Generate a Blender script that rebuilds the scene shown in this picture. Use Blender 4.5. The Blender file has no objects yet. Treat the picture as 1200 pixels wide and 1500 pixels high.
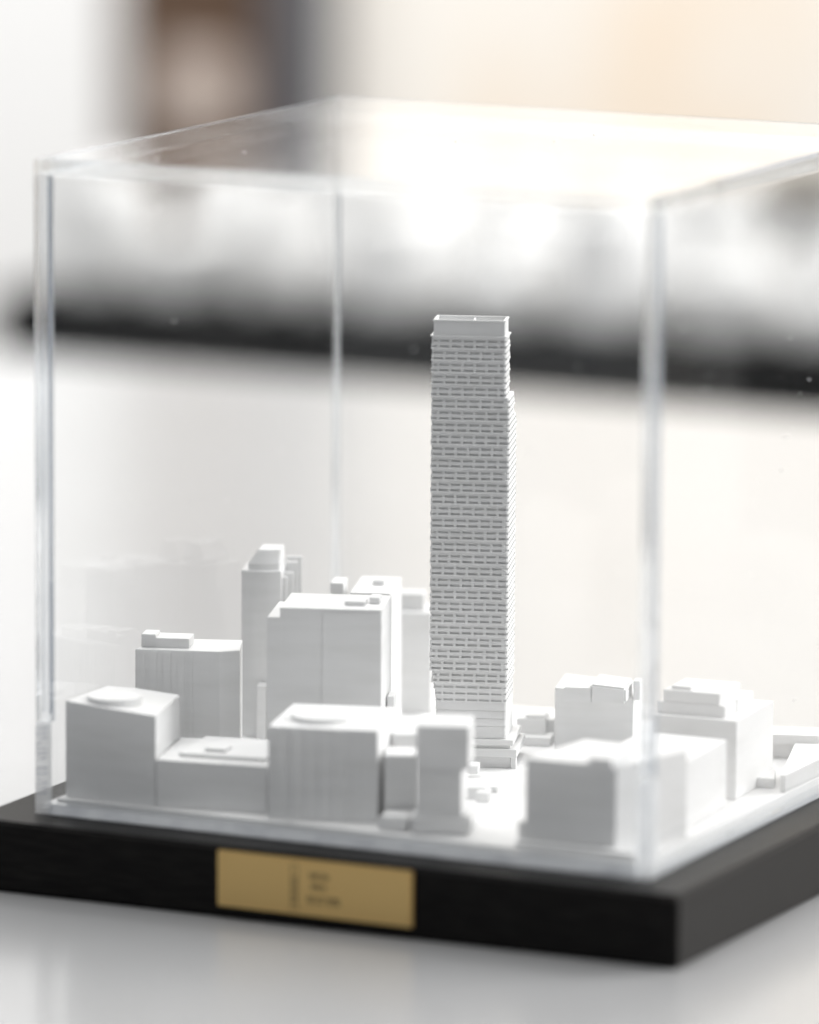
import bpy, bmesh, math, random
from mathutils import Vector, Matrix
sc = bpy.context.scene
COL = sc.collection
MM = 0.001
R = math.radians

# ------------------------------------------------------------------ camera
cam_d = bpy.data.cameras.new('camera')
cam = bpy.data.objects.new('camera', cam_d); COL.objects.link(cam); sc.camera = cam
cam_d.sensor_fit = 'HORIZONTAL'; cam_d.sensor_width = 36.0; cam_d.lens = 294.495
cam_d.clip_start = 0.05; cam_d.clip_end = 60.0
_r = Vector((0.90070656, 0.43438889, 0.00582978)); _u = Vector((-0.07747813, 0.14741789, 0.98603504)); _f = Vector((-0.42746326, 0.88857991, -0.1664359))
_m = Matrix((( _r.x, _u.x, -_f.x, 0.71013421), (_r.y, _u.y, -_f.y, -1.28439223), (_r.z, _u.z, -_f.z, 0.31599791), (0, 0, 0, 1)))
cam.matrix_world = _m
cam_d.dof.use_dof = True
cam_d.dof.focus_distance = 1.534
cam_d.dof.aperture_fstop = 7.2
cam_d.dof.aperture_blades = 0

# ------------------------------------------------------------------ light and exposure
w = bpy.data.worlds.new('World'); sc.world = w; w.use_nodes = True
w.node_tree.nodes['Background'].inputs[0].default_value = (0.93, 0.96, 1.0, 1)
w.node_tree.nodes['Background'].inputs[1].default_value = 0.235
def area_light(name, loc, aim, sx, sy, power, color):
    d = bpy.data.lights.new(name, 'AREA'); d.shape = 'RECTANGLE'; d.size = sx; d.size_y = sy; d.energy = power; d.color = color
    o = bpy.data.objects.new(name, d); COL.objects.link(o); o.location = loc
    o.rotation_euler = (Vector(aim) - Vector(loc)).to_track_quat('-Z', 'Y').to_euler()
    return o
area_light('window_light', (1.30, 1.45, 0.95), (0.08, 0.15, 0.0), 1.3, 1.2, 68.0, (1.0, 0.995, 0.99))
area_light('overhead_fill', (-0.1, 0.10, 1.9), (-0.05, 0.2, 0.0), 1.4, 1.2, 30.0, (1.0, 0.99, 0.975))  # unseen fill lamp, added to brighten the roofs and the tower front
area_light('wall_fill', (-1.0, 0.72, 1.0), (-0.97, 1.7, -0.10), 1.9, 0.4, 26.0, (1.0, 0.99, 0.975))  # added fill for the back walls and the distant model fronts
sc.view_settings.view_transform = 'Standard'; sc.view_settings.look = 'None'
sc.view_settings.exposure = 0.0; sc.view_settings.gamma = 1.0
sc.cycles.max_bounces = 24; sc.cycles.transparent_max_bounces = 32; sc.cycles.transmission_bounces = 16
sc.cycles.glossy_bounces = 8; sc.cycles.diffuse_bounces = 4
sc.cycles.sample_clamp_indirect = 6.0; sc.cycles.blur_glossy = 0.5
sc.cycles.use_denoising = True

# ------------------------------------------------------------------ materials
def new_mat(name):
    m = bpy.data.materials.new(name); m.use_nodes = True
    nt = m.node_tree; nt.nodes.clear()
    out = nt.nodes.new('ShaderNodeOutputMaterial')
    return m, nt, out
def N(nt, t, **kw):
    n = nt.nodes.new(t)
    for k, v in kw.items():
        if k.startswith('i_'): n.inputs[k[2:].replace('_', ' ')].default_value = v
        else: setattr(n, k, v)
    return n
def principled(name, color, rough, metallic=0.0, spec=0.5, bump=None, var=None, coat=0.0, scale3=(1, 1, 1), rvar=0.0):
    """bump = (noise scale, strength, distance); var = (noise scale, darker colour)"""
    m, nt, out = new_mat(name)
    b = N(nt, 'ShaderNodeBsdfPrincipled')
    b.inputs['Base Color'].default_value = (*color, 1); b.inputs['Roughness'].default_value = rough
    b.inputs['Metallic'].default_value = metallic; b.inputs['Specular IOR Level'].default_value = spec
    b.inputs['Coat Weight'].default_value = coat; b.inputs['Coat Roughness'].default_value = 0.15
    nt.links.new(b.outputs[0], out.inputs[0])
    tc = N(nt, 'ShaderNodeTexCoord'); mp = N(nt, 'ShaderNodeMapping'); mp.inputs['Scale'].default_value = scale3
    nt.links.new(tc.outputs['Object'], mp.inputs[0])
    if bump:
        n = N(nt, 'ShaderNodeTexNoise'); n.inputs['Scale'].default_value = bump[0]; n.inputs['Detail'].default_value = 4
        nt.links.new(mp.outputs[0], n.inputs['Vector'])
        bp = N(nt, 'ShaderNodeBump'); bp.inputs['Strength'].default_value = bump[1]; bp.inputs['Distance'].default_value = bump[2]
        nt.links.new(n.outputs[0], bp.inputs['Height']); nt.links.new(bp.outputs[0], b.inputs['Normal'])
    if var:
        n2 = N(nt, 'ShaderNodeTexNoise'); n2.inputs['Scale'].default_value = var[0]; n2.inputs['Detail'].default_value = 3
        nt.links.new(mp.outputs[0], n2.inputs['Vector'])
        mx = N(nt, 'ShaderNodeMix', data_type='RGBA')
        mx.inputs[6].default_value = (*color, 1); mx.inputs[7].default_value = (*var[1], 1)
        rp = N(nt, 'ShaderNodeMapRange'); rp.inputs[1].default_value = 0.42; rp.inputs[2].default_value = 0.68
        nt.links.new(n2.outputs[0], rp.inputs[0]); nt.links.new(rp.outputs[0], mx.inputs[0]); nt.links.new(mx.outputs[2], b.inputs['Base Color'])
        if rvar:
            ma = N(nt, 'ShaderNodeMath', operation='MULTIPLY_ADD'); ma.inputs[1].default_value = rvar; ma.inputs[2].default_value = rough
            nt.links.new(n2.outputs[0], ma.inputs[0]); nt.links.new(ma.outputs[0], b.inputs['Roughness'])
    return m
M = {}
# printed white resin: fine horizontal layer relief from the stretched noise
M['white'] = principled('printed_white', (0.80, 0.80, 0.80), 0.55, spec=0.35, bump=(900, 0.25, 0.00012), scale3=(1, 1, 6), var=(60, (0.76, 0.76, 0.755)))
M['wood'] = principled('black_stained_wood', (0.006, 0.0055, 0.0055), 0.36, spec=0.11, bump=(160, 0.30, 0.0004), scale3=(1, 9, 9), var=(120, (0.014, 0.013, 0.012)), rvar=0.12)
M['black'] = principled('matt_black_lacquer', (0.003, 0.003, 0.003), 0.7, spec=0.04, bump=(160, 0.2, 0.0004))
M['brass'] = principled('brushed_brass', (0.74, 0.52, 0.22), 0.38, metallic=1.0, bump=(500, 0.12, 0.0001), scale3=(1, 1, 14))
M['etch'] = principled('etched_dark', (0.045, 0.03, 0.015), 0.6, bump=(500, 0.1, 0.0001))
M['table'] = principled('white_lacquer', (0.385, 0.388, 0.393), 0.30, spec=0.5, coat=0.35, bump=(60, 0.04, 0.0005), var=(6, (0.368, 0.370, 0.374)))
M['cream'] = principled('cream_plaster', (0.85, 0.81, 0.75), 0.8, bump=(40, 0.1, 0.002), var=(9, (0.84, 0.72, 0.59)))
M['wall_white'] = principled('white_paint', (0.88, 0.88, 0.875), 0.6, bump=(40, 0.1, 0.002))
M['timber'] = principled('brown_timber', (0.085, 0.050, 0.031), 0.5, bump=(30, 0.3, 0.003), scale3=(6, 6, 1), var=(14, (0.12, 0.075, 0.048)))
M['slate'] = principled('slate_paint', (0.09, 0.095, 0.11), 0.5, bump=(40, 0.1, 0.002))
M['plate'] = principled('painted_light_leak', (0.55, 0.47, 0.42), 0.5, bump=(40, 0.1, 0.002))  # colour of the painted light leak on the timber post
M['floor'] = principled('grey_floor', (0.32, 0.30, 0.28), 0.5, bump=(20, 0.1, 0.002), var=(5, (0.26, 0.24, 0.22)))
M['glue'] = principled('glue_line', (0.16, 0.21, 0.30), 0.2, bump=(900, 0.1, 0.0001))  # also colours the painted reflection on the case rim
M['light_wedge'] = principled('pale_light_wedge', (0.74, 0.76, 0.78), 0.35, bump=(400, 0.5, 0.0004), var=(160, (0.60, 0.62, 0.65)))  # pale body of the added light-catching wedge
M['speck'] = principled('dust', (0.85, 0.85, 0.85), 0.7, bump=(900, 0.1, 0.0001))

def acrylic_sheet():
    """thin clear sheet: straight-through transmission plus Fresnel reflection at each face"""
    m, nt, out = new_mat('clear_acrylic_sheet')
    g = N(nt, 'ShaderNodeNewGeometry')
    dt = N(nt, 'ShaderNodeVectorMath', operation='DOT_PRODUCT')
    nt.links.new(g.outputs['Normal'], dt.inputs[0]); nt.links.new(g.outputs['Incoming'], dt.inputs[1])
    ab = N(nt, 'ShaderNodeMath', operation='ABSOLUTE'); nt.links.new(dt.outputs['Value'], ab.inputs[0])
    om = N(nt, 'ShaderNodeMath', operation='SUBTRACT'); om.inputs[0].default_value = 1.0; nt.links.new(ab.outputs[0], om.inputs[1])
    pw = N(nt, 'ShaderNodeMath', operation='POWER'); nt.links.new(om.outputs[0], pw.inputs[0]); pw.inputs[1].default_value = 5.0
    ma = N(nt, 'ShaderNodeMath', operation='MULTIPLY_ADD'); nt.links.new(pw.outputs[0], ma.inputs[0]); ma.inputs[1].default_value = 0.961; ma.inputs[2].default_value = 0.028
    t = N(nt, 'ShaderNodeBsdfTransparent'); t.inputs[0].default_value = (0.996, 0.998, 0.998, 1)
    gl = N(nt, 'ShaderNodeBsdfGlossy'); gl.inputs['Roughness'].default_value = 0.0; gl.inputs[0].default_value = (1, 1, 1, 1)
    mx = N(nt, 'ShaderNodeMixShader'); nt.links.new(ma.outputs[0], mx.inputs[0])
    nt.links.new(t.outputs[0], mx.inputs[1]); nt.links.new(gl.outputs[0], mx.inputs[2]); nt.links.new(mx.outputs[0], out.inputs[0])
    return m
def acrylic_edge(name, clear):
    m, nt, out = new_mat(name)
    g = N(nt, 'ShaderNodeBsdfGlass'); g.inputs['IOR'].default_value = 1.49; g.inputs['Roughness'].default_value = 0.0
    g.inputs[0].default_value = (0.97, 0.985, 1.0, 1)
    t = N(nt, 'ShaderNodeBsdfTransparent'); t.inputs[0].default_value = (0.99, 0.995, 1.0, 1)
    mx = N(nt, 'ShaderNodeMixShader'); mx.inputs[0].default_value = clear
    nt.links.new(g.outputs[0], mx.inputs[1]); nt.links.new(t.outputs[0], mx.inputs[2]); nt.links.new(mx.outputs[0], out.inputs[0])
    return m
M['sheet'] = acrylic_sheet(); M['edge'] = acrylic_edge('clear_acrylic_joint', 0.30); M['rim'] = acrylic_edge('clear_acrylic_rim', 0.55)
def frosted(name='frosted_acrylic', clear=0.30):
    m, nt, out = new_mat(name)
    tr = N(nt, 'ShaderNodeBsdfTranslucent'); tr.inputs[0].default_value = (0.95, 0.97, 0.99, 1)
    df = N(nt, 'ShaderNodeBsdfDiffuse'); df.inputs[0].default_value = (0.92, 0.94, 0.96, 1)
    gl = N(nt, 'ShaderNodeBsdfGlossy'); gl.inputs['Roughness'].default_value = 0.25
    tp = N(nt, 'ShaderNodeBsdfTransparent')
    tc = N(nt, 'ShaderNodeTexCoord'); nz = N(nt, 'ShaderNodeTexNoise'); nz.inputs['Scale'].default_value = 700
    bp = N(nt, 'ShaderNodeBump'); bp.inputs['Strength'].default_value = 0.4; bp.inputs['Distance'].default_value = 0.0002
    nt.links.new(tc.outputs['Object'], nz.inputs['Vector']); nt.links.new(nz.outputs[0], bp.inputs['Height']); nt.links.new(bp.outputs[0], gl.inputs['Normal'])
    a = N(nt, 'ShaderNodeMixShader'); a.inputs[0].default_value = 0.45; nt.links.new(tr.outputs[0], a.inputs[1]); nt.links.new(df.outputs[0], a.inputs[2])
    b = N(nt, 'ShaderNodeMixShader'); b.inputs[0].default_value = 0.10; nt.links.new(a.outputs[0], b.inputs[1]); nt.links.new(gl.outputs[0], b.inputs[2])
    c = N(nt, 'ShaderNodeMixShader'); c.inputs[0].default_value = clear; nt.links.new(b.outputs[0], c.inputs[1]); nt.links.new(tp.outputs[0], c.inputs[2])
    nt.links.new(c.outputs[0], out.inputs[0])
    return m
M['frost'] = frosted()

# ------------------------------------------------------------------ helpers
def tag(o, label=None, cat=None, group=None, kind=None):
    if label: o['label'] = label
    if cat: o['category'] = cat
    if group: o['group'] = group
    if kind: o['kind'] = kind
    return o
def thing(name, label, cat, loc=(0, 0, 0), rotz=0.0, group=None, kind=None):
    o = bpy.data.objects.new(name, None); COL.objects.link(o); o.empty_display_size = 0.01
    o.location = loc; o.rotation_euler = (0, 0, rotz)
    return tag(o, label, cat, group, kind)
def link(name, me, mat, parent=None):
    o = bpy.data.objects.new(name, me); COL.objects.link(o)
    if mat is not None and not me.materials: me.materials.append(mat)
    if parent is not None: o.parent = parent
    return o
def mesh_of(name, bm, bevel=0.0, seg=1):
    bmesh.ops.recalc_face_normals(bm, faces=bm.faces)
    if bevel > 0:
        bmesh.ops.bevel(bm, geom=list(bm.edges), offset=bevel, segments=seg, affect='EDGES', clamp_overlap=True)
    me = bpy.data.meshes.new(name); bm.to_mesh(me); bm.free()
    return me
def add_box(bm, x0, y0, z0, x1, y1, z1):
    v = [bm.verts.new(p) for p in ((x0, y0, z0), (x1, y0, z0), (x1, y1, z0), (x0, y1, z0), (x0, y0, z1), (x1, y0, z1), (x1, y1, z1), (x0, y1, z1))]
    for f in ((0, 3, 2, 1), (4, 5, 6, 7), (0, 1, 5, 4), (1, 2, 6, 5), (2, 3, 7, 6), (3, 0, 4, 7)): bm.faces.new([v[i] for i in f])
def box(name, mat, parent, x0, y0, z0, x1, y1, z1, bevel=0.0, seg=2):
    bm = bmesh.new(); add_box(bm, x0, y0, z0, x1, y1, z1)
    return link(name, mesh_of(name, bm, bevel, seg), mat, parent)
def prism(bm, fp, z0, z1):
    zs = z1 if isinstance(z1, list) else [z1] * len(fp)
    lo = [bm.verts.new((x, y, z0)) for x, y in fp]; hi = [bm.verts.new((p[0], p[1], z)) for p, z in zip(fp, zs)]
    n = len(fp)
    bm.faces.new(lo[::-1]); bm.faces.new(hi)
    for i in range(n): bm.faces.new((lo[i], lo[(i + 1) % n], hi[(i + 1) % n], hi[i]))

# ------------------------------------------------------------------ setting
def slab(name, mat, x0, y0, z0, x1, y1, z1, label, cat, bevel=0.0):
    o = box(name, mat, None, x0, y0, z0, x1, y1, z1, bevel); return tag(o, label, cat)
TZ = -0.01615
fl = box('floor', M['floor'], None, -4, -3, TZ - 0.79, 3, 1.9, TZ - 0.75); tag(fl, kind='structure')
tb = thing('display_table', 'long glossy white table that carries both city models', 'table', (0, 0, TZ))
box('table_top', M['table'], tb, -2.4, -1.0, -0.035, 1.3, 0.722, 0.0, 0.003)
for lx in (-2.3, 1.2):
    for ly in (-0.9, 0.62): box('leg', M['wall_white'], tb, lx - 0.03, ly - 0.03, -0.7495, lx + 0.03, ly + 0.03, -0.0355, 0.002)
wy = 1.7; zb = TZ - 0.7495
cw = box('cream_wall', M['cream'], None, -0.7675, wy, zb, 2.2, wy + 0.12, 1.9); tag(cw, 'blurred cream plaster wall at the back on the right', 'wall')
ww = box('white_wall', M['wall_white'], None, -3.0, wy - 0.01, zb, -0.8715, wy + 0.11, 1.9); tag(ww, 'blurred white wall at the back left beside the brown post', 'wall')
bp_ = thing('timber_post', 'blurred dark brown timber post between the white wall and the cream wall', 'post', (-0.8285, wy - 0.02, zb))
box('post_body', M['timber'], bp_, -0.0425, -0.02, 0, 0.0415, 0.1, 2.6, 0.003)
box('light_leak_patch', M['plate'], bp_, -0.0120, -0.028, 0.7145, 0.0265, -0.0205, 0.752, 0.003)  # patch of leaked light on the post, put in as pale colour
pp = thing('slate_pipe', 'thin blurred slate grey upright strip right of the brown post', 'pipe', (-0.7773, wy - 0.02, zb))
box('strip', M['slate'], pp, -0.0092, -0.02, 0, 0.0092, 0.02, 2.6, 0.003)

# ------------------------------------------------------------------ base with brass plaque
hb = 16.13 * MM; ov = 11.24 * MM; W = 150 * MM; H = 146.9 * MM
base = thing('display_stand', 'square black stained wooden base under the clear case, brass plaque on its front', 'display stand', (W / 2, W / 2, TZ))
box('base_body', M['wood'], base, -W / 2 - ov, -W / 2 - ov, 0.00002, W / 2 + ov, W / 2 + ov, hb, 0.0007, 3)
yf = -W / 2 - ov
pq0, pq1, pz0, pz1 = 51.93 * MM, 99.3 * MM, -13.3 * MM, -0.85 * MM
bm = bmesh.new(); add_box(bm, pq0 - W / 2, yf - 0.0009, pz0 + hb, pq1 - W / 2, yf + 0.0002, pz1 + hb)
plaque = link('plaque', mesh_of('plaque', bm, 0.0002, 2), M['brass'], base)

ye = yf - 0.00093
def engraved(name, strokes):
    bm = bmesh.new()
    for (x0, z0, x1, z1) in strokes: add_box(bm, (x0 * MM) - W / 2, ye - 0.00004, z0 * MM + hb, x1 * MM - W / 2, ye + 0.0001, z1 * MM + hb)
    return link(name, mesh_of(name, bm), M['etch'], plaque)
st_ = [(70.0, -11.9, 70.14, -2.1), (71.5, -11.9, 71.64, -2.1), (70.14, -2.25, 71.5, -2.1), (69.6, -12.05, 72.1, -11.91)]
z = -11.4
while z < -2.6:
    if int(z * 10) % 3: st_.append((70.3, z, 71.35, z + 0.2))
    z += 0.62
engraved('engraved_tower', st_)
rr = random.Random(3)
for (zl_, xa, xb, hh) in ((-4.9, 74.6, 79.2, 1.3), (-7.2, 75.0, 78.4, 1.2), (-10.3, 74.0, 81.6, 1.5)):
    st_ = []; x = xa
    while x < xb:
        wl = rr.uniform(0.5, 0.9); k = rr.randrange(4)
        st_.append((x, zl_, x + 0.2, zl_ + hh))
        if k != 1: st_.append((x + 0.21, zl_ + hh - 0.2, x + wl, zl_ + hh))
        if k != 2: st_.append((x + 0.21, zl_, x + wl, zl_ + 0.2))
        if k % 2: st_.append((x + wl - 0.2, zl_ + 0.21, x + wl, zl_ + hh - 0.21))
        x += wl + 0.28
    engraved('engraved_line', st_)

# ------------------------------------------------------------------ acrylic case
T = 3.3 * MM; g = 0.00004
TB = 1.5 * MM                                           # the far joints show only their thin bond line
case = thing('display_case', 'clear acrylic box case over the white city model', 'display case', (0, 0, 0.00002))
box('side_panel', M['sheet'], case, T + g, 0, 2.44 * MM, W - T - g, T, H - T - g)
box('side_panel', M['sheet'], case, TB + g, W - T, 2.44 * MM, W - TB - g, W, H - T - g)
box('side_panel', M['sheet'], case, 0, T + g, 1.54 * MM, T, W - T - g, H - T - g)
sp_r = box('side_panel', M['sheet'], case, W - T, T + g, 1.54 * MM, W, W - T - g, H - T - g)
box('top_panel', M['sheet'], case, T + g, T + g, H - T, W - T - g, W - T - g, H)
for ix in (0, 1):
    for iy in (0, 1):
        tt = T if iy == 0 else TB
        x0, y0 = ix * (W - tt), iy * (W - tt)
        box('corner_joint', M['rim' if ix and not iy else 'edge'], case, x0, y0, 0.0 if iy else (0.0216 if ix else 0.0206), x0 + tt, y0 + tt, H - T - g, 0.00025, 2)
for y0 in (0, W - T):
    box('top_edge', M['rim'], case, 0, y0, H - T, W, y0 + T, H, 0.0003, 2)
    box('bottom_edge', M['frost'], case, T + g, y0, 0, W - T - g, y0 + T, 2.4 * MM, 0.0002, 2)
for x0 in (0, W - T):
    box('top_edge', M['rim'], case, x0, T + g, H - T, x0 + T, W - T - g, H, 0.0003, 2)
    box('bottom_edge', M['frost'], case, x0, T + g, 0, x0 + T, W - T - g, 1.5 * MM, 0.0002, 2)
def saw_edge(x0, zt, n, nicks, side):
    """saw-marked foot of a glued corner: a zigzag frosted skin with slanted ridges, some with a dark nick between"""
    bm = bmesh.new(); nk = bmesh.new(); h = zt / n; q = random.Random(n); sl = 0.55 * h
    xa, xb = x0 + 0.00004, x0 + T - 0.00004 + (0 if side else 0.0009)
    rows = []
    for i in range(n + 1):
        z0 = i * h
        for d, f in ((0.0, 0.0), (q.uniform(0.00030, 0.00042), 0.14)):
            if i == n and f > 0: break
            k = sl if i else 0.0
            r = [(xa, -d, z0 + f * h + 0.00003), (xb, -d, z0 + f * h + k + 0.00003)]
            if side: r += [(xb + d + 0.00002, T * 0.98, z0 + f * h + k * 0.4 + 0.00003)]
            rows.append([bm.verts.new(v) for v in r])
        if 3 < i < n:
            for fa, fb in ((0.10, 0.36), (0.46, 0.90)):
                if q.random() < 0.15: continue
                fa += q.uniform(-.04, .04); fb += q.uniform(-.06, .06); th = nicks * h * q.uniform(.6, 1.2)
                zc = z0 + 0.70 * h - h; y = -0.00036
                p = [(x0 + T * fa, zc + sl * fa), (x0 + T * fb, zc + sl * fb), (x0 + T * fb, zc + sl * fb + th), (x0 + T * fa, zc + sl * fa + th * .5)]
                l2 = [nk.verts.new((x, y, z)) for x, z in p]; h2 = [nk.verts.new((x, y + 0.0002, z)) for x, z in p]
                nk.faces.new(l2); nk.faces.new(h2[::-1])
                for a in range(4): nk.faces.new((l2[a], h2[a], h2[(a + 1) % 4], l2[(a + 1) % 4]))
    for r0, r1 in zip(rows[:-1], rows[1:]):
        for j in range(len(r0) - 1): bm.faces.new((r0[j], r0[j + 1], r1[j + 1], r1[j]))
    link('saw_marks', mesh_of('saw_marks', bm), M['ridge'], case)
    link('saw_nicks', mesh_of('saw_nicks', nk), M['core'], case)
M['core'] = principled('tinted_nick', (0.26, 0.30, 0.40), 0.4, bump=(900, 0.2, 0.0002))
def ridge_mat():
    m = frosted('frosted_ridge', 0.22)
    for nd in m.node_tree.nodes:
        if nd.type == 'MIX_SHADER' and abs(nd.inputs[0].default_value - 0.45) < 1e-4: nd.inputs[0].default_value = 0.30
    return m
M['ridge'] = ridge_mat()
saw_edge(0.0, 0.0205, 18, 0.20, False)
saw_edge(W - T, 0.0215, 19, 0.07, True)
# thin glue lines inside the two near joints
for x0 in (0.0, W - T):
    box('glue_line', M['glue'], case, x0 + 0.0009, T - 0.0002, 0.0226, x0 + 0.00105, T + 0.00002, H - T - 0.0004)
    box('glue_line', M['glue'], case, x0 + T - 0.00025, 0.0010, 0.0226, x0 + T - 0.0001, 0.0016, H - T - 0.0004)
box('dark_reflection', M['glue'], case, W - 0.0022, 0.036, H + 0.00003, W - 0.0003, W - T, H + 0.00012)  # dark reflection on the rim, painted as a strip in the glue colour
bm = bmesh.new()                                        # wedge added along the front foot, tilted to catch light from above
a_ = [(0.00005, -0.00005), (0.00005, -0.0011), (0.0003, -0.0012), (0.0023, -0.00005)]
lo = [bm.verts.new((T + 0.0011, y, z)) for z, y in a_]; hi = [bm.verts.new((W - T - 0.0001, y, z)) for z, y in a_]
bm.faces.new(lo); bm.faces.new(hi[::-1])
for i in range(4): bm.faces.new((lo[i], hi[i], hi[(i + 1) % 4], lo[(i + 1) % 4]))
link('foot_light_wedge', mesh_of('foot_light_wedge', bm), M['light_wedge'], case)
# dust specks on the outer faces
rd = random.Random(21)
def specks(n, make):
    bm = bmesh.new()
    for _ in range(n):
        x, y, z = make(); s = rd.uniform(0.00006, 0.00016)
        add_box(bm, x - s, y - s, z - s * rd.uniform(.6, 2), x + s * rd.uniform(1, 2), y + s, z + s)
    tag(link('dust_specks', mesh_of('dust_specks', bm), M['speck'], case), kind='stuff')
specks(46, lambda: (W + 0.00008, rd.uniform(0.004, 0.14), rd.uniform(0.02, 0.14)))
specks(40, lambda: (rd.uniform(0.004, 0.146), -0.00008, rd.uniform(0.02, 0.14)))
specks(16, lambda: (rd.uniform(0.004, 0.146), rd.uniform(0.004, 0.146), H + 0.00008))

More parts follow.
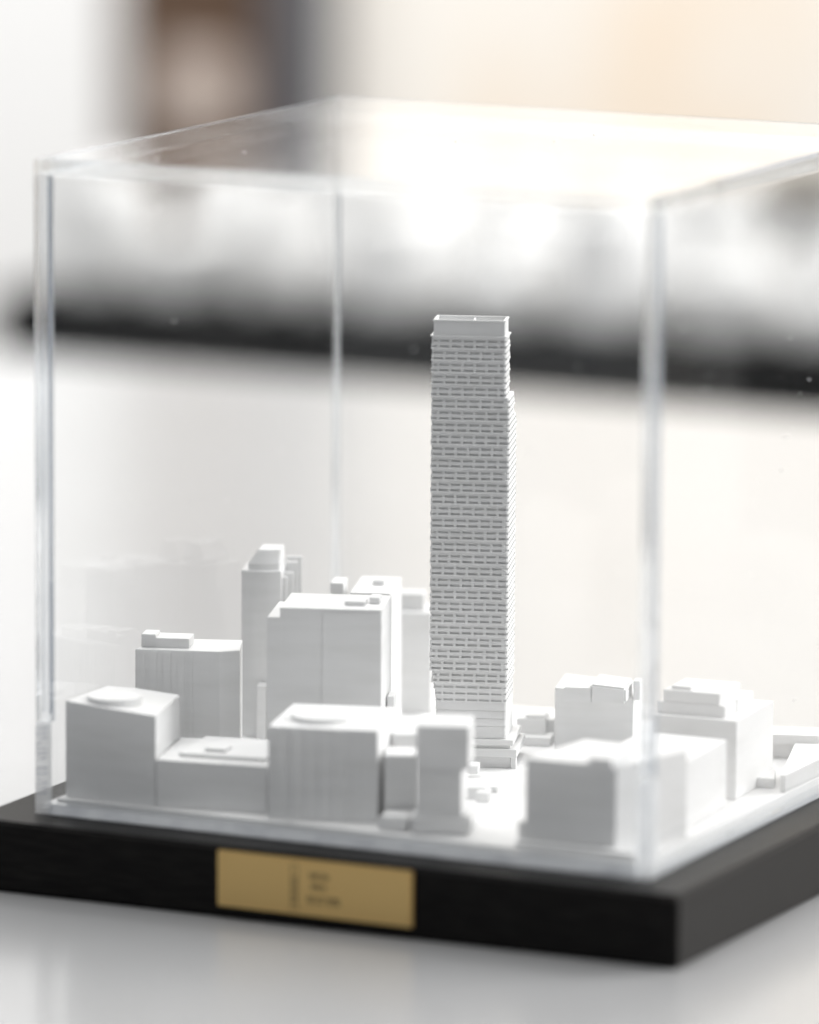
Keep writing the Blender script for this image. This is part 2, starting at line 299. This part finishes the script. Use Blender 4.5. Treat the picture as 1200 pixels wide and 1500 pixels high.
# ------------------------------------------------------------------ city model under the case
plate = box('city_plate', M['white'], None, 3.4 * MM, 3.6 * MM, 0.00003, 146.4 * MM, 146.4 * MM, 3.0 * MM, 0.0002, 1)
tag(plate, 'square white ground plate that the small city stands on inside the case', 'model ground')
CITY = [
 ('model_block', 'white corner block with a round drum on its roof, by the left case corner', [
   ('wall', [[4.2,6.3],[14.0,5.4],[27.4,5.4],[20.9,29.3],[9.5,28.5],[4.2,26.0]], 3.0, [24.8,24.3,23.6,23.6,24.4,24.8], {}),
   ('roof_drum', [[19.33,12.88],[19.18,14.26],[18.72,15.57],[17.98,16.74],[17.0,17.73],[15.82,18.47],[14.51,18.92],[13.13,19.08],[11.75,18.92],[10.44,18.47],[9.26,17.73],[8.28,16.74],[7.54,15.57],[7.09,14.26],[6.93,12.88],[7.09,11.5],[7.54,10.19],[8.28,9.01],[9.26,8.03],[10.44,7.29],[11.75,6.83],[13.13,6.68],[14.51,6.83],[15.82,7.29],[17.0,8.03],[17.98,9.01],[18.72,10.19],[19.18,11.5]], 23.3, 25.7, {}),
 ]),
 ('model_block', 'low white block between the corner block and the wide front block', [
   ('wall', [[27.55,5.3],[52.99,9.66],[47.78,39.2],[21.1,29.6]], 3.0, 13.78, {}),
   ('roof_slab', [[30.7,10.28],[50.4,13.75],[46.93,33.45],[27.23,29.97]], 13.78, 14.68, {}),
   ('roof_hatch', [[35.18,14.16],[39.89,14.99],[39.02,19.91],[34.31,19.08]], 14.68, 15.48, {}),
 ]),
 ('model_block', 'wide white front block with a shallow oval disc on its flat roof', [
   ('wall', [[55.16,6.0],[78.83,12.34],[71.84,38.42],[48.18,32.08]], 3.0, 23.76, {'ribs': 7}),
   ('roof_disc', [[68.79,18.57],[68.62,20.08],[68.12,21.52],[67.31,22.81],[66.23,23.89],[64.94,24.7],[63.5,25.2],[61.99,25.37],[60.48,25.2],[59.04,24.7],[57.75,23.89],[56.67,22.81],[55.86,21.52],[55.36,20.08],[55.19,18.57],[55.36,17.06],[55.86,15.62],[56.67,14.33],[57.75,13.25],[59.04,12.44],[60.48,11.94],[61.99,11.77],[63.5,11.94],[64.94,12.44],[66.23,13.25],[67.31,14.33],[68.12,15.62],[68.62,17.06]], 23.76, 25.06, {}),
 ]),
 ('model_block', 'small low white block between the wide front block and the slim front tower', [
   ('wall', [[79.72,14.0],[86.23,16.37],[83.16,24.83],[76.64,22.46]], 3.0, 18.18, {}),
 ]),
 ('model_block', 'small white block behind the low one, left of the slim front tower', [
   ('wall', [[75.23,27.0],[80.66,28.98],[76.55,40.25],[71.12,38.28]], 3.0, 20.16, {}),
 ]),
 ('model_block', 'narrow white upright block at the right foot of the big stepped tower', [
   ('wall', [[60.42,55.0],[61.88,55.53],[59.82,61.17],[58.37,60.64]], 3.0, 22.39, {}),
 ]),
 ('model_tower', 'slim white front tower with an overhanging upper half on a rounded podium', [
   ('wall', [[91.06,6.67],[100.36,10.05],[96.09,21.8],[86.79,18.42]], 7.5, 17.66, {}),
   ('upper_wall', [[91.23,6.2],[102.03,10.13],[97.59,22.35],[86.79,18.42]], 17.66, 27.22, {}),
   ('podium', [[90.3,5.0],[102.95,9.6],[97.82,23.7],[85.17,19.1]], 3.0, 7.5, {'bev': 0.8}),
 ]),
 ('model_podium', 'low white slab beside the podium of the slim front tower', [
   ('slab', [[82.26,5.5],[88.73,6.87],[87.07,14.7],[80.6,13.33]], 3.0, 6.2, {'bev': 0.5}),
 ]),
 ('model_block', 'broad white block behind the front right case corner with a raised roof hut', [
   ('wall', [[117.2,7.0],[138.0,8.3],[144.9,31.0],[120.0,32.0]], 3.0, 22.3, {}),
   ('roof_hut', [[133.33,4.2],[138.78,4.38],[137.87,17.35],[132.42,16.96]], 22.3, 24.5, {}),
   ('plinth', [[115.0,8.0],[117.1,7.5],[119.8,31.0],[117.0,31.0]], 3.0, 8.0, {}),
   ('forecourt', [[116.0,4.6],[144.0,5.0],[145.0,8.0],[116.0,6.8]], 3.0, 4.2, {}),
 ]),
 ('model_block', 'plain white block directly behind the broad front right block', [
   ('wall', [[121.0,32.6],[142.3,31.6],[140.2,64.0],[120.0,64.0]], 3.0, 18.2, {}),
 ]),
 ('model_building', 'stepped white building with two setback tiers, right of the case corner', [
   ('wall', [[119.79,70.0],[139.34,71.37],[137.52,97.3],[117.97,95.94]], 3.0, 20.94, {}),
   ('lower_tier', [[119.72,72.38],[135.58,73.49],[134.18,93.44],[118.32,92.33]], 20.94, 23.64, {}),
   ('upper_tier', [[120.86,72.73],[134.13,73.66],[133.09,88.62],[119.82,87.7]], 23.64, 26.34, {}),
   ('roof_hatch', [[122.21,74.22],[126.91,74.55],[126.63,78.54],[121.93,78.21]], 26.34, 27.14, {}),
   ('roof_unit', [[132.9,81.33],[135.17,81.48],[134.75,87.47],[132.48,87.31]], 20.94, 23.74, {}),
   ('step', [[131.48,100.0],[133.16,100.2],[132.16,109.0],[130.48,109.0]], 3.0, 5.6, {}),
   ('step', [[128.64,103.0],[130.5,103.2],[129.5,112.0],[127.64,112.0]], 3.0, 9.0, {}),
   ('step', [[126.13,106.0],[127.66,106.2],[126.66,115.0],[125.13,115.0]], 3.0, 12.4, {}),
 ]),
 ('model_building', 'white building with a curved roof unit, right of the tall tower', [
   ('wall', [[80.34,103.0],[97.97,108.06],[93.28,124.4],[75.65,119.34]], 3.0, [17.89,16.19,16.19,17.89], {}),
   ('parapet', [[84.35,99.11],[90.47,100.86],[89.09,105.67],[82.97,103.91]], 15.59, 18.99, {}),
   ('roof_unit', [[90.16,100.75],[98.37,102.8],[95.71,113.47],[87.5,111.43]], 15.59, [19.89,19.29,19.59,20.39], {'bev': 0.5}),
   ('roof_box', [[97.95,108.04],[99.48,108.48],[98.38,112.32],[96.85,111.88]], 15.59, 20.09, {}),
 ]),
 ('model_building', 'white slab building with a stepped dark-shaded roof unit, left of the rounded tower', [
   ('wall', [[6.0,36.0],[24.52,42.02],[27.72,45.62],[22.48,57.28],[4.0,50.27]], 3.0, 31.67, {'ribs': 5}),
   ('roof_unit', [[6.04,38.9],[16.51,42.3],[14.35,48.96],[4.0,45.56]], 31.67, 33.87, {}),
   ('roof_stub', [[6.32,38.38],[9.46,39.4],[7.61,45.11],[4.46,44.09]], 33.87, 34.77, {}),
 ]),
 ('model_tower', 'rounded white tower with a sloping roof wedge and vertical fins', [
   ('wall', [[8.07,84.88],[8.93,84.78],[9.78,84.7],[10.62,84.67],[11.43,84.71],[12.21,84.84],[12.95,85.06],[13.66,85.37],[14.34,85.77],[14.99,86.26],[15.61,86.82],[16.21,87.42],[16.81,88.05],[12.87,98.86],[4.14,95.68]], 3.0, 42.4, {}),
   ('roof_wedge', [[8.98,86.48],[9.37,85.83],[10.21,85.8],[11.02,85.84],[11.8,85.97],[12.54,86.18],[13.25,86.5],[13.93,86.9],[14.58,87.39],[15.2,87.95],[15.8,88.55],[16.02,89.05],[13.11,97.03],[7.01,94.81]], 42.4, 43.9, {'loft': [[11.04, 88.4], [10.98, 87.7], [11.39, 87.63], [11.83, 87.63], [12.29, 87.7], [12.76, 87.85], [13.25, 88.09], [13.75, 88.39], [14.28, 88.77], [14.83, 89.21], [15.41, 89.7], [15.64, 90.08], [13.49, 96.0], [8.89, 94.32]], 'z2': 47.1}),
   ('fin', [[16.07,90.13],[16.99,90.46],[16.65,91.4],[15.73,91.07]], 3.0, 40.6, {}),
   ('fin', [[15.12,92.76],[17.16,93.51],[16.82,94.44],[14.77,93.7]], 3.0, 41.2, {}),
   ('fin', [[14.09,95.58],[16.8,96.56],[16.45,97.5],[13.75,96.52]], 3.0, 43.2, {}),
   ('fin', [[13.2,98.02],[16.56,99.25],[16.22,100.19],[12.86,98.96]], 3.0, 44.0, {}),
 ]),
 ('model_slab', 'narrow white upright slab between the rounded tower and the big stepped tower', [
   ('wall', [[14.55,80.0],[16.65,80.77],[14.94,85.46],[12.84,84.7]], 3.0, 16.27, {}),
 ]),
 ('model_tower', 'big white tower with a lower left shoulder and small roof boxes', [
   ('shoulder_wall', [[38.51,38.0],[41.74,39.11],[35.22,58.02],[32.0,56.91]], 3.0, 41.53, {}),
   ('wall', [[41.27,39.0],[63.06,46.5],[56.88,64.47],[35.08,56.96]], 3.0, 43.79, {}),
   ('front_wall', [[50.54,41.82],[63.17,46.17],[63.06,46.5],[50.42,42.15]], 3.0, 42.99, {}),
   ('roof_box', [[53.22,47.74],[57.61,49.25],[55.98,53.98],[51.59,52.47]], 43.79, 44.79, {}),
   ('roof_box', [[57.2,52.18],[59.4,52.94],[57.77,57.67],[55.57,56.91]], 43.79, 45.29, {}),
 ]),
 ('model_tower', 'white tower behind the big stepped tower with two dark-shaded roof boxes', [
   ('wall', [[34.06,88.0],[43.56,91.27],[36.4,112.07],[26.89,108.8]], 3.0, 37.74, {}),
   ('roof_slab', [[34.62,88.2],[43.56,91.27],[36.4,112.07],[27.46,109.0]], 37.74, 38.74, {}),
   ('side_wing', [[27.94,91.41],[30.82,92.4],[28.21,99.96],[25.33,98.97]], 3.0, 39.94, {}),
   ('roof_box', [[35.09,99.21],[37.67,100.1],[36.69,102.94],[34.11,102.05]], 38.74, 39.94, {}),
 ]),
 ('model_building', 'broad pale slab building behind the tall tower with a roof box', [
   ('wall', [[27.66,126.0],[36.09,129.07],[31.98,140.34],[23.56,137.28]], 3.0, 27.32, {}),
   ('roof_box', [[26.94,129.68],[32.77,131.8],[30.72,137.44],[24.88,135.32]], 27.32, 31.22, {}),
 ]),
 ('model_building', 'long low white building by the back right of the case', [
   ('wall', [[124.72,118.01],[138.54,122.5],[135.75,131.06],[121.94,126.57]], 3.0, 6.6, {}),
   ('roof_slab', [[124.4,115.46],[139.39,120.33],[136.3,129.84],[121.31,124.97]], 6.6, 8.8, {}),
 ]),
 ('model_building', 'low flat white building at the right edge of the model', [
   ('wall', [[144.9,84.0],[146.2,83.6],[146.2,138.0],[131.0,128.8]], 3.0, 7.0, {}),
 ]),
 ('model_podium', 'thin white slab in front of the low flat building on the right', [
   ('slab', [[131.0,85.0],[142.2,87.0],[138.0,98.0],[128.0,96.0]], 3.0, 5.2, {}),
 ]),
 ('model_block', 'low white block behind the tall tower with a dark gap at its end', [
   ('wall', [[68.42,107.84],[74.92,109.71],[71.06,123.16],[64.57,121.3]], 3.0, 8.6, {}),
   ('roof_slab', [[70.08,109.19],[74.41,110.43],[72.76,116.2],[68.42,114.96]], 8.6, 9.3, {}),
   ('end_wing', [[73.79,112.59],[75.8,113.17],[73.32,121.82],[71.31,121.24]], 3.0, 8.0, {}),
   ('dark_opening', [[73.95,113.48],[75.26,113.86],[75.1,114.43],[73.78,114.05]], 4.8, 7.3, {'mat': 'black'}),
 ]),
 ('model_podium', 'low white terrace right of the tall tower', [
   ('slab', [[70.96,104.34],[77.75,106.29],[74.99,115.9],[68.2,113.96]], 3.0, 5.0, {}),
 ]),
 ('model_podium', 'low white stepped terrace between the slim front tower and the tall tower', [
   ('slab', [[80.31,43.3],[89.32,46.41],[86.07,55.86],[77.06,52.76]], 3.0, 5.6, {}),
   ('slab', [[79.03,58.16],[81.38,58.97],[79.75,63.7],[77.41,62.89]], 5.6, 7.5, {}),
   ('step', [[78.69,50.3],[88.62,53.72],[83.41,68.85],[73.48,65.43]], 3.0, 4.4, {}),
 ]),
 ('model_podium', 'small white street pavilion in front of the broad front right block', [
   ('slab', [[88.77,42.57],[91.38,43.47],[89.42,49.14],[86.81,48.24]], 3.0, 5.2, {}),
 ]),
]
def city_part(n, fp, z0, z1, ex, root):
    bm = bmesh.new()
    c = root['_c']; 
    pts = [((x - c[0]) * MM, (y - c[1]) * MM) for x, y in fp]
    lift = 0.0
    if 'loft' in ex:
        lo = [bm.verts.new((x, y, z0 * MM + 0.00001)) for x, y in pts]; mid = [bm.verts.new((x, y, z1 * MM)) for x, y in pts]
        hi = [bm.verts.new(((x - c[0]) * MM, (y - c[1]) * MM, ex['z2'] * MM)) for x, y in ex['loft']]; n_ = len(pts)
        bm.faces.new(lo[::-1]); bm.faces.new(hi)
        for p_, q_ in ((lo, mid), (mid, hi)):
            for i in range(n_): bm.faces.new((p_[i], p_[(i + 1) % n_], q_[(i + 1) % n_], q_[i]))
        return link(n, mesh_of(n, bm), M['white'], root)
    zz = [z * MM for z in z1] if isinstance(z1, list) else z1 * MM
    prism(bm, pts, z0 * MM + 0.00001, zz)
    if 'ribs' in ex:                                    # shallow upright bands on the front wall
        a, b = Vector(pts[0]), Vector(pts[1]); d = (b - a); L = d.length; d.normalize(); nn = Vector((d.y, -d.x))
        rr = random.Random(len(fp) * 31 + ex['ribs'])
        t = 0.06
        zt = min(zz) if isinstance(zz, list) else zz
        for i in range(ex['ribs']):
            wd = rr.uniform(0.05, 0.13); 
            p, q = a + d * L * t, a + d * L * min(t + wd, 0.985); t += wd + rr.uniform(0.02, 0.09)
            if t > 0.97: break
            o = rr.uniform(0.00015, 0.0004)
            prism(bm, [tuple(p + nn * o), tuple(q + nn * o), tuple(q - nn * 0.0001), tuple(p - nn * 0.0001)], z0 * MM + 0.00001, zt - 0.0004)
    return link(n, mesh_of(n, bm, ex.get('bev', 0.12) * MM, 2), M[ex.get('mat', 'white')], root)
for name, label, parts in CITY:
    f0 = parts[0][1]; c = (sum(p[0] for p in f0) / len(f0), sum(p[1] for p in f0) / len(f0))
    root = thing(name, label, 'model building', (c[0] * MM, c[1] * MM, 0))
    root['_c'] = c
    for (n, fp, z0, z1, ex) in parts: city_part(n, fp, z0, z1, ex, root)
    del root['_c']

# ------------------------------------------------------------------ the tall tower
TX, TY, TA = 61.9, 74.5, 19.0
tower = thing('tall_tower', 'tallest white tower with rows of dash-like windows and a crown, standing on a stepped podium', 'model skyscraper', (TX * MM, TY * MM, 0), R(TA))
TH = 2.754; NT = 29; ZTOP = 102.3; BAY = 2.76
def ring(bm, x0, y0, x1, y1, za, oa, zb, ob, c=0.35):
    """closed prism whose outline grows from oa to ob between za and zb, corners clipped"""
    def pts(o):
        a, b, e, f = x0 - o, y0 - o, x1 + o, y1 + o
        return [(a + c, b), (e - c, b), (e, b + c), (e, f - c), (e - c, f), (a + c, f), (a, f - c), (a, b + c)]
    lo = [bm.verts.new((x * MM, y * MM, za * MM)) for x, y in pts(oa)]; hi = [bm.verts.new((x * MM, y * MM, zb * MM)) for x, y in pts(ob)]
    bm.faces.new(lo[::-1]); bm.faces.new(hi)
    for i in range(8): bm.faces.new((lo[i], lo[(i + 1) % 8], hi[(i + 1) % 8], hi[i]))
rng = random.Random(5)
win_front = []; win_side = []
for k in range(NT):
    zt = ZTOP - k * TH; zb_ = zt - TH
    x0, x1 = 0.0, (16.75 if k < 5 else 17.55)
    y1 = 8.0 if k < 5 else (11.2 if k < 7 else 15.5)
    if k >= 28: x0 = 0.5
    y0 = 0.0
    bm = bmesh.new()
    h = TH
    # from the top: sill band, row, spandrel, row, flared lip
    b = [(0.00, 0.22, .02, .15), (0.42, 0.68, .08, .25), (0.88, 1.0, .22, .36)]
    for (f0, f1, o0, o1) in b:
        ring(bm, x0, y0, x1, y1, zt - f1 * h, o1, zt - f0 * h - (0.004 if f0 == 0 else 0), o0)
    rec = 0.47
    ring(bm, x0 + rec, y0 + rec, x1 - rec, y1 - rec, zb_ + 0.003, 0, zt - 0.006, 0)
    off = 0.35 if k % 2 else -1.03
    for (f0, f1) in ((0.22, 0.42), (0.68, 0.88)):
        o = 0.15 if f0 < .5 else 0.26
        za, zc = zt - f1 * h, zt - f0 * h
        # front piers and windows between them
        xs = []; x = x0 + off
        while x < x1 - 0.3: xs.append(x); x += BAY
        for xx in xs:
            pa, pb = xx - 0.62, xx
            if pb > x0 + 0.05: add_box(bm, max(pa, x0 + .05) * MM, (y0 - o) * MM, za * MM - 1e-5, min(pb, x1 - .05) * MM, (y0 + rec + .05) * MM, zc * MM + 1e-5)
            wa, wb = max(xx + 0.02, x0 + 0.25), min(xx + BAY - 0.64, x1 - 0.25)
            if wb - wa > 0.35: win_front.append((wa, wb, y0 + rec, za, zc, o))
        # side piers (right and left), back piers
        y = y0 + (1.3 if k % 2 else 0.2)
        ys = []
        while y < y1 - 0.2: ys.append(y); y += BAY
        for yy in ys:
            add_box(bm, (x1 - rec - .05) * MM, max(yy, y0 + .06) * MM, za * MM - 1e-5, (x1 + o) * MM, min(yy + 0.9, y1 - .06) * MM, zc * MM + 1e-5)
            add_box(bm, (x0 - o) * MM, max(yy, y0 + .06) * MM, za * MM - 1e-5, (x0 + rec + .05) * MM, min(yy + 0.9, y1 - .06) * MM, zc * MM + 1e-5)
        x = x0 + 0.8
        while x < x1 - 0.5:
            add_box(bm, x * MM, (y1 - rec - .05) * MM, za * MM - 1e-5, (x + .6) * MM, (y1 + o) * MM, zc * MM + 1e-5); x += BAY
        for ya, yb in zip(ys[:-1], ys[1:]): win_side.append((x1 - rec, ya + 0.92, yb - 0.02, za, zc))
    link('storey_pair', mesh_of('storey_pair', bm), M['white'], tower)
# three narrowing storeys with one window row each
zcur = ZTOP - NT * TH
for j, xs0 in enumerate((0.8, 1.15, 1.3)):
    zt = zcur - j * 1.5; h = 1.5; x0, x1, y0, y1 = xs0, 17.5, 0.0, 15.4; rec = 0.5
    bm = bmesh.new()
    ring(bm, x0, y0, x1, y1, zt - 0.42 * h, .04, zt - .004, .02)
    ring(bm, x0, y0, x1, y1, zt - h + .002, .10, zt - 0.78 * h, .06)
    ring(bm, x0 + rec, y0 + rec, x1 - rec, y1 - rec, zt - h + .004, 0, zt - .006, 0)
    xx = x0 - (0.9 if j % 2 else 1.0)
    xx = 0.35 - BAY
    while xx < x1 - 0.3:
        if xx > x0 + .1: add_box(bm, (xx - .52) * MM, (y0 - .03) * MM, (zt - .78 * h) * MM - 1e-5, min(xx, x1 - .05) * MM, (y0 + rec + .05) * MM, (zt - .42 * h) * MM + 1e-5)
        wa, wb = max(xx + .02, x0 + .25), min(xx + BAY - .54, x1 - .25)
        if wb - wa > .35: win_front.append((wa, wb, y0 + rec, zt - .78 * h, zt - .42 * h, .03))
        xx += BAY
    y = 0.5
    while y < y1 - .3:
        add_box(bm, (x1 - rec - .05) * MM, y * MM, (zt - .78 * h) * MM - 1e-5, (x1 + .03) * MM, min(y + .9, y1 - .05) * MM, (zt - .42 * h) * MM + 1e-5)
        add_box(bm, (x0 - .03) * MM, y * MM, (zt - .78 * h) * MM - 1e-5, (x0 + rec + .05) * MM, min(y + .9, y1 - .05) * MM, (zt - .42 * h) * MM + 1e-5); y += BAY
    link('storey', mesh_of('storey', bm), M['white'], tower)
zcur -= 4.5
# plain lower shaft with fine grid
bm = bmesh.new()
zz = zcur - 0.01; lev = [zz, zz - 1.9, zz - 3.7, zz - 5.5, 9.6]
for a, b2 in zip(lev[:-1], lev[1:]):
    ring(bm, 1.3, 0, 17.5, 15.4, b2 + 0.12, .06, a, .0); ring(bm, 1.42, .12, 17.38, 15.28, b2 - .01, 0, b2 + .125, 0)
    x = 1.7
    while x < 17.2:
        add_box(bm, x * MM, -0.10 * MM, (b2 + .13) * MM, (x + .14) * MM, 0.2 * MM, (a - .02) * MM); x += .69
link('lower_shaft', mesh_of('lower_shaft', bm), M['white'], tower)
# crown
bm = bmesh.new()
ring(bm, 0, 0, 16.75, 8.0, ZTOP, .42, ZTOP + .28, .45); ring(bm, 0.15, .15, 16.6, 7.85, ZTOP + .27, 0, ZTOP + .9, 0)
link('crown_ledge', mesh_of('crown_ledge', bm), M['white'], tower)
bm = bmesh.new()
cz0, cz1 = ZTOP + .28, ZTOP + 3.55; t = .42; X0, Y0, X1, Y1 = .30, .1, 16.55, 7.9
add_box(bm, X0 * MM, Y0 * MM, cz0 * MM, X1 * MM, (Y0 + t) * MM, cz1 * MM); add_box(bm, X0 * MM, (Y1 - t) * MM, cz0 * MM, X1 * MM, Y1 * MM, cz1 * MM)
add_box(bm, X0 * MM, (Y0 + t + .001) * MM, cz0 * MM, (X0 + t) * MM, (Y1 - t - .001) * MM, cz1 * MM); add_box(bm, (X1 - t) * MM, (Y0 + t + .001) * MM, cz0 * MM, X1 * MM, (Y1 - t - .001) * MM, cz1 * MM)
link('parapet', mesh_of('parapet', bm, .0001, 1), M['white'], tower)
bm = bmesh.new(); ring(bm, X0, Y0, X1, Y1, cz1 - .35, .05, cz1 + .02, .20); ring(bm, X0, Y0, X1, Y1, cz1 - .36, .05, cz1 - .355, .05)
rim = bmesh.new()
for (a, b2, c2, d2) in ((X0 - .2, Y0 - .2, X1 + .2, Y0 + .45), (X0 - .2, Y1 - .45, X1 + .2, Y1 + .2), (X0 - .2, Y0 + .451, X0 + .5, Y1 - .451), (X1 - .5, Y0 + .451, X1 + .2, Y1 - .451)):
    add_box(rim, a * MM, b2 * MM, (cz1 + .005) * MM, c2 * MM, d2 * MM, (cz1 + .32) * MM)
bm.free()
link('parapet_rim', mesh_of('parapet_rim', rim, .00009, 2), M['white'], tower)
box('roof_deck', M['white'], tower, (X0 + t + .01) * MM, (Y0 + t + .01) * MM, (cz0 + .62) * MM, (X1 - t - .01) * MM, (Y1 - t - .01) * MM, (cz1 - .75) * MM)
box('roof_divider', M['white'], tower, 8.9 * MM, (Y0 + t + .02) * MM + .0035, (cz1 - .74) * MM, 9.25 * MM, (Y1 - t - .02) * MM, (cz1 - .02) * MM)
# podium
box('podium_slab', M['white'], tower, 0.0, -1.0 * MM, 8.3 * MM, 19.3 * MM, 17 * MM, 9.58 * MM, .0001, 1)
box('podium_slab', M['white'], tower, 0.0, -1.6 * MM, 5.6 * MM, 20.2 * MM, 18 * MM, 7.5 * MM, .0001, 1)
box('podium_core', M['white'], tower, 0.6 * MM, -0.4 * MM, 3.0 * MM, 18.6 * MM, 16 * MM, 8.29 * MM)
box('podium_post', M['white'], tower, 18.9 * MM, -1.4 * MM, 3.0 * MM, 20.0 * MM, 1.2 * MM, 5.59 * MM)
# windows: recessed panes, the 300 that show largest as parts, the others joined
def pane(bm, wa, wb, y, za, zc):
    add_box(bm, wa * MM, (y - .14) * MM, za * MM - 2e-5, wb * MM, (y + .02) * MM, (za + (zc - za) * .30) * MM)       # sloped sill
    add_box(bm, (wa + .02) * MM, (y - .03) * MM, (za + (zc - za) * .30) * MM, (wb - .02) * MM, (y + .02) * MM, zc * MM + 2e-5)
win_front.sort(key=lambda w_: -(w_[1] - w_[0]) + rng.random() * 1e-6)
for w_ in win_front[:300]:
    bm = bmesh.new(); pane(bm, *w_[:5]); link('window', mesh_of('window', bm), M['white'], tower)
bm = bmesh.new()
for w_ in win_front[300:]: pane(bm, *w_[:5])
for (xw, ya, yb, za, zc) in win_side:
    add_box(bm, (xw - .02) * MM, ya * MM, za * MM - 2e-5, (xw + .05) * MM, yb * MM, zc * MM + 2e-5)
tag(link('smaller_windows', mesh_of('smaller_windows', bm), M['white'], tower), kind='stuff')

# ------------------------------------------------------------------ black sideboard with white models behind the table
sx0, sx1, sy0, sy1, sz = -0.562, 1.2, 1.0, 1.5, -0.0385
sb = thing('sideboard', 'long blurred black sideboard behind the white table', 'sideboard', ((sx0 + sx1) / 2, (sy0 + sy1) / 2, zb))
hw, hd, sh = (sx1 - sx0) / 2, (sy1 - sy0) / 2, sz - zb
box('carcass', M['black'], sb, -hw, -hd + 0.02, 0.00005, hw, hd, sh - 0.0255, 0.002)
box('sideboard_top', M['black'], sb, -hw - 0.01, -hd, sh - 0.025, hw + 0.01, hd, sh, 0.002)
for i in range(4):
    dw = 2 * hw / 4
    box('cupboard_door', M['black'], sb, -hw + dw * i + 0.004, -hd + 0.002, 0.05, -hw + dw * (i + 1) - 0.004, -hd + 0.0195, sh - 0.035, 0.002)
rng = random.Random(11)
row_y = sy0 + 0.02
for row in range(3):
    x = sx0 + 0.012 + 0.02 * row
    while x < -0.17 + 0.03 * row:
        wd = rng.uniform(0.009, 0.034); dp = rng.uniform(0.03, 0.05)
        hh = rng.uniform(0.020, 0.044)
        if rng.random() < 0.25: hh *= 0.6
        o = thing('distant_model', 'blurred white model block standing on the black sideboard', 'model building', (x + wd / 2, row_y + dp / 2, sz), R(rng.uniform(-14, 14)), 'white models on the sideboard')
        box('wall', M['white'], o, -wd / 2, -dp / 2, 0, wd / 2, dp / 2, hh, 0.001, 1)
        if rng.random() < 0.7: box('roof_unit', M['white'], o, -wd / 4, -dp / 4, hh + 1e-5, wd / 4, dp / 4, hh + rng.uniform(0.004, 0.010), 0.001, 1)
        x += wd + rng.uniform(0.007, 0.022)
    row_y += 0.066
#@TAIL@
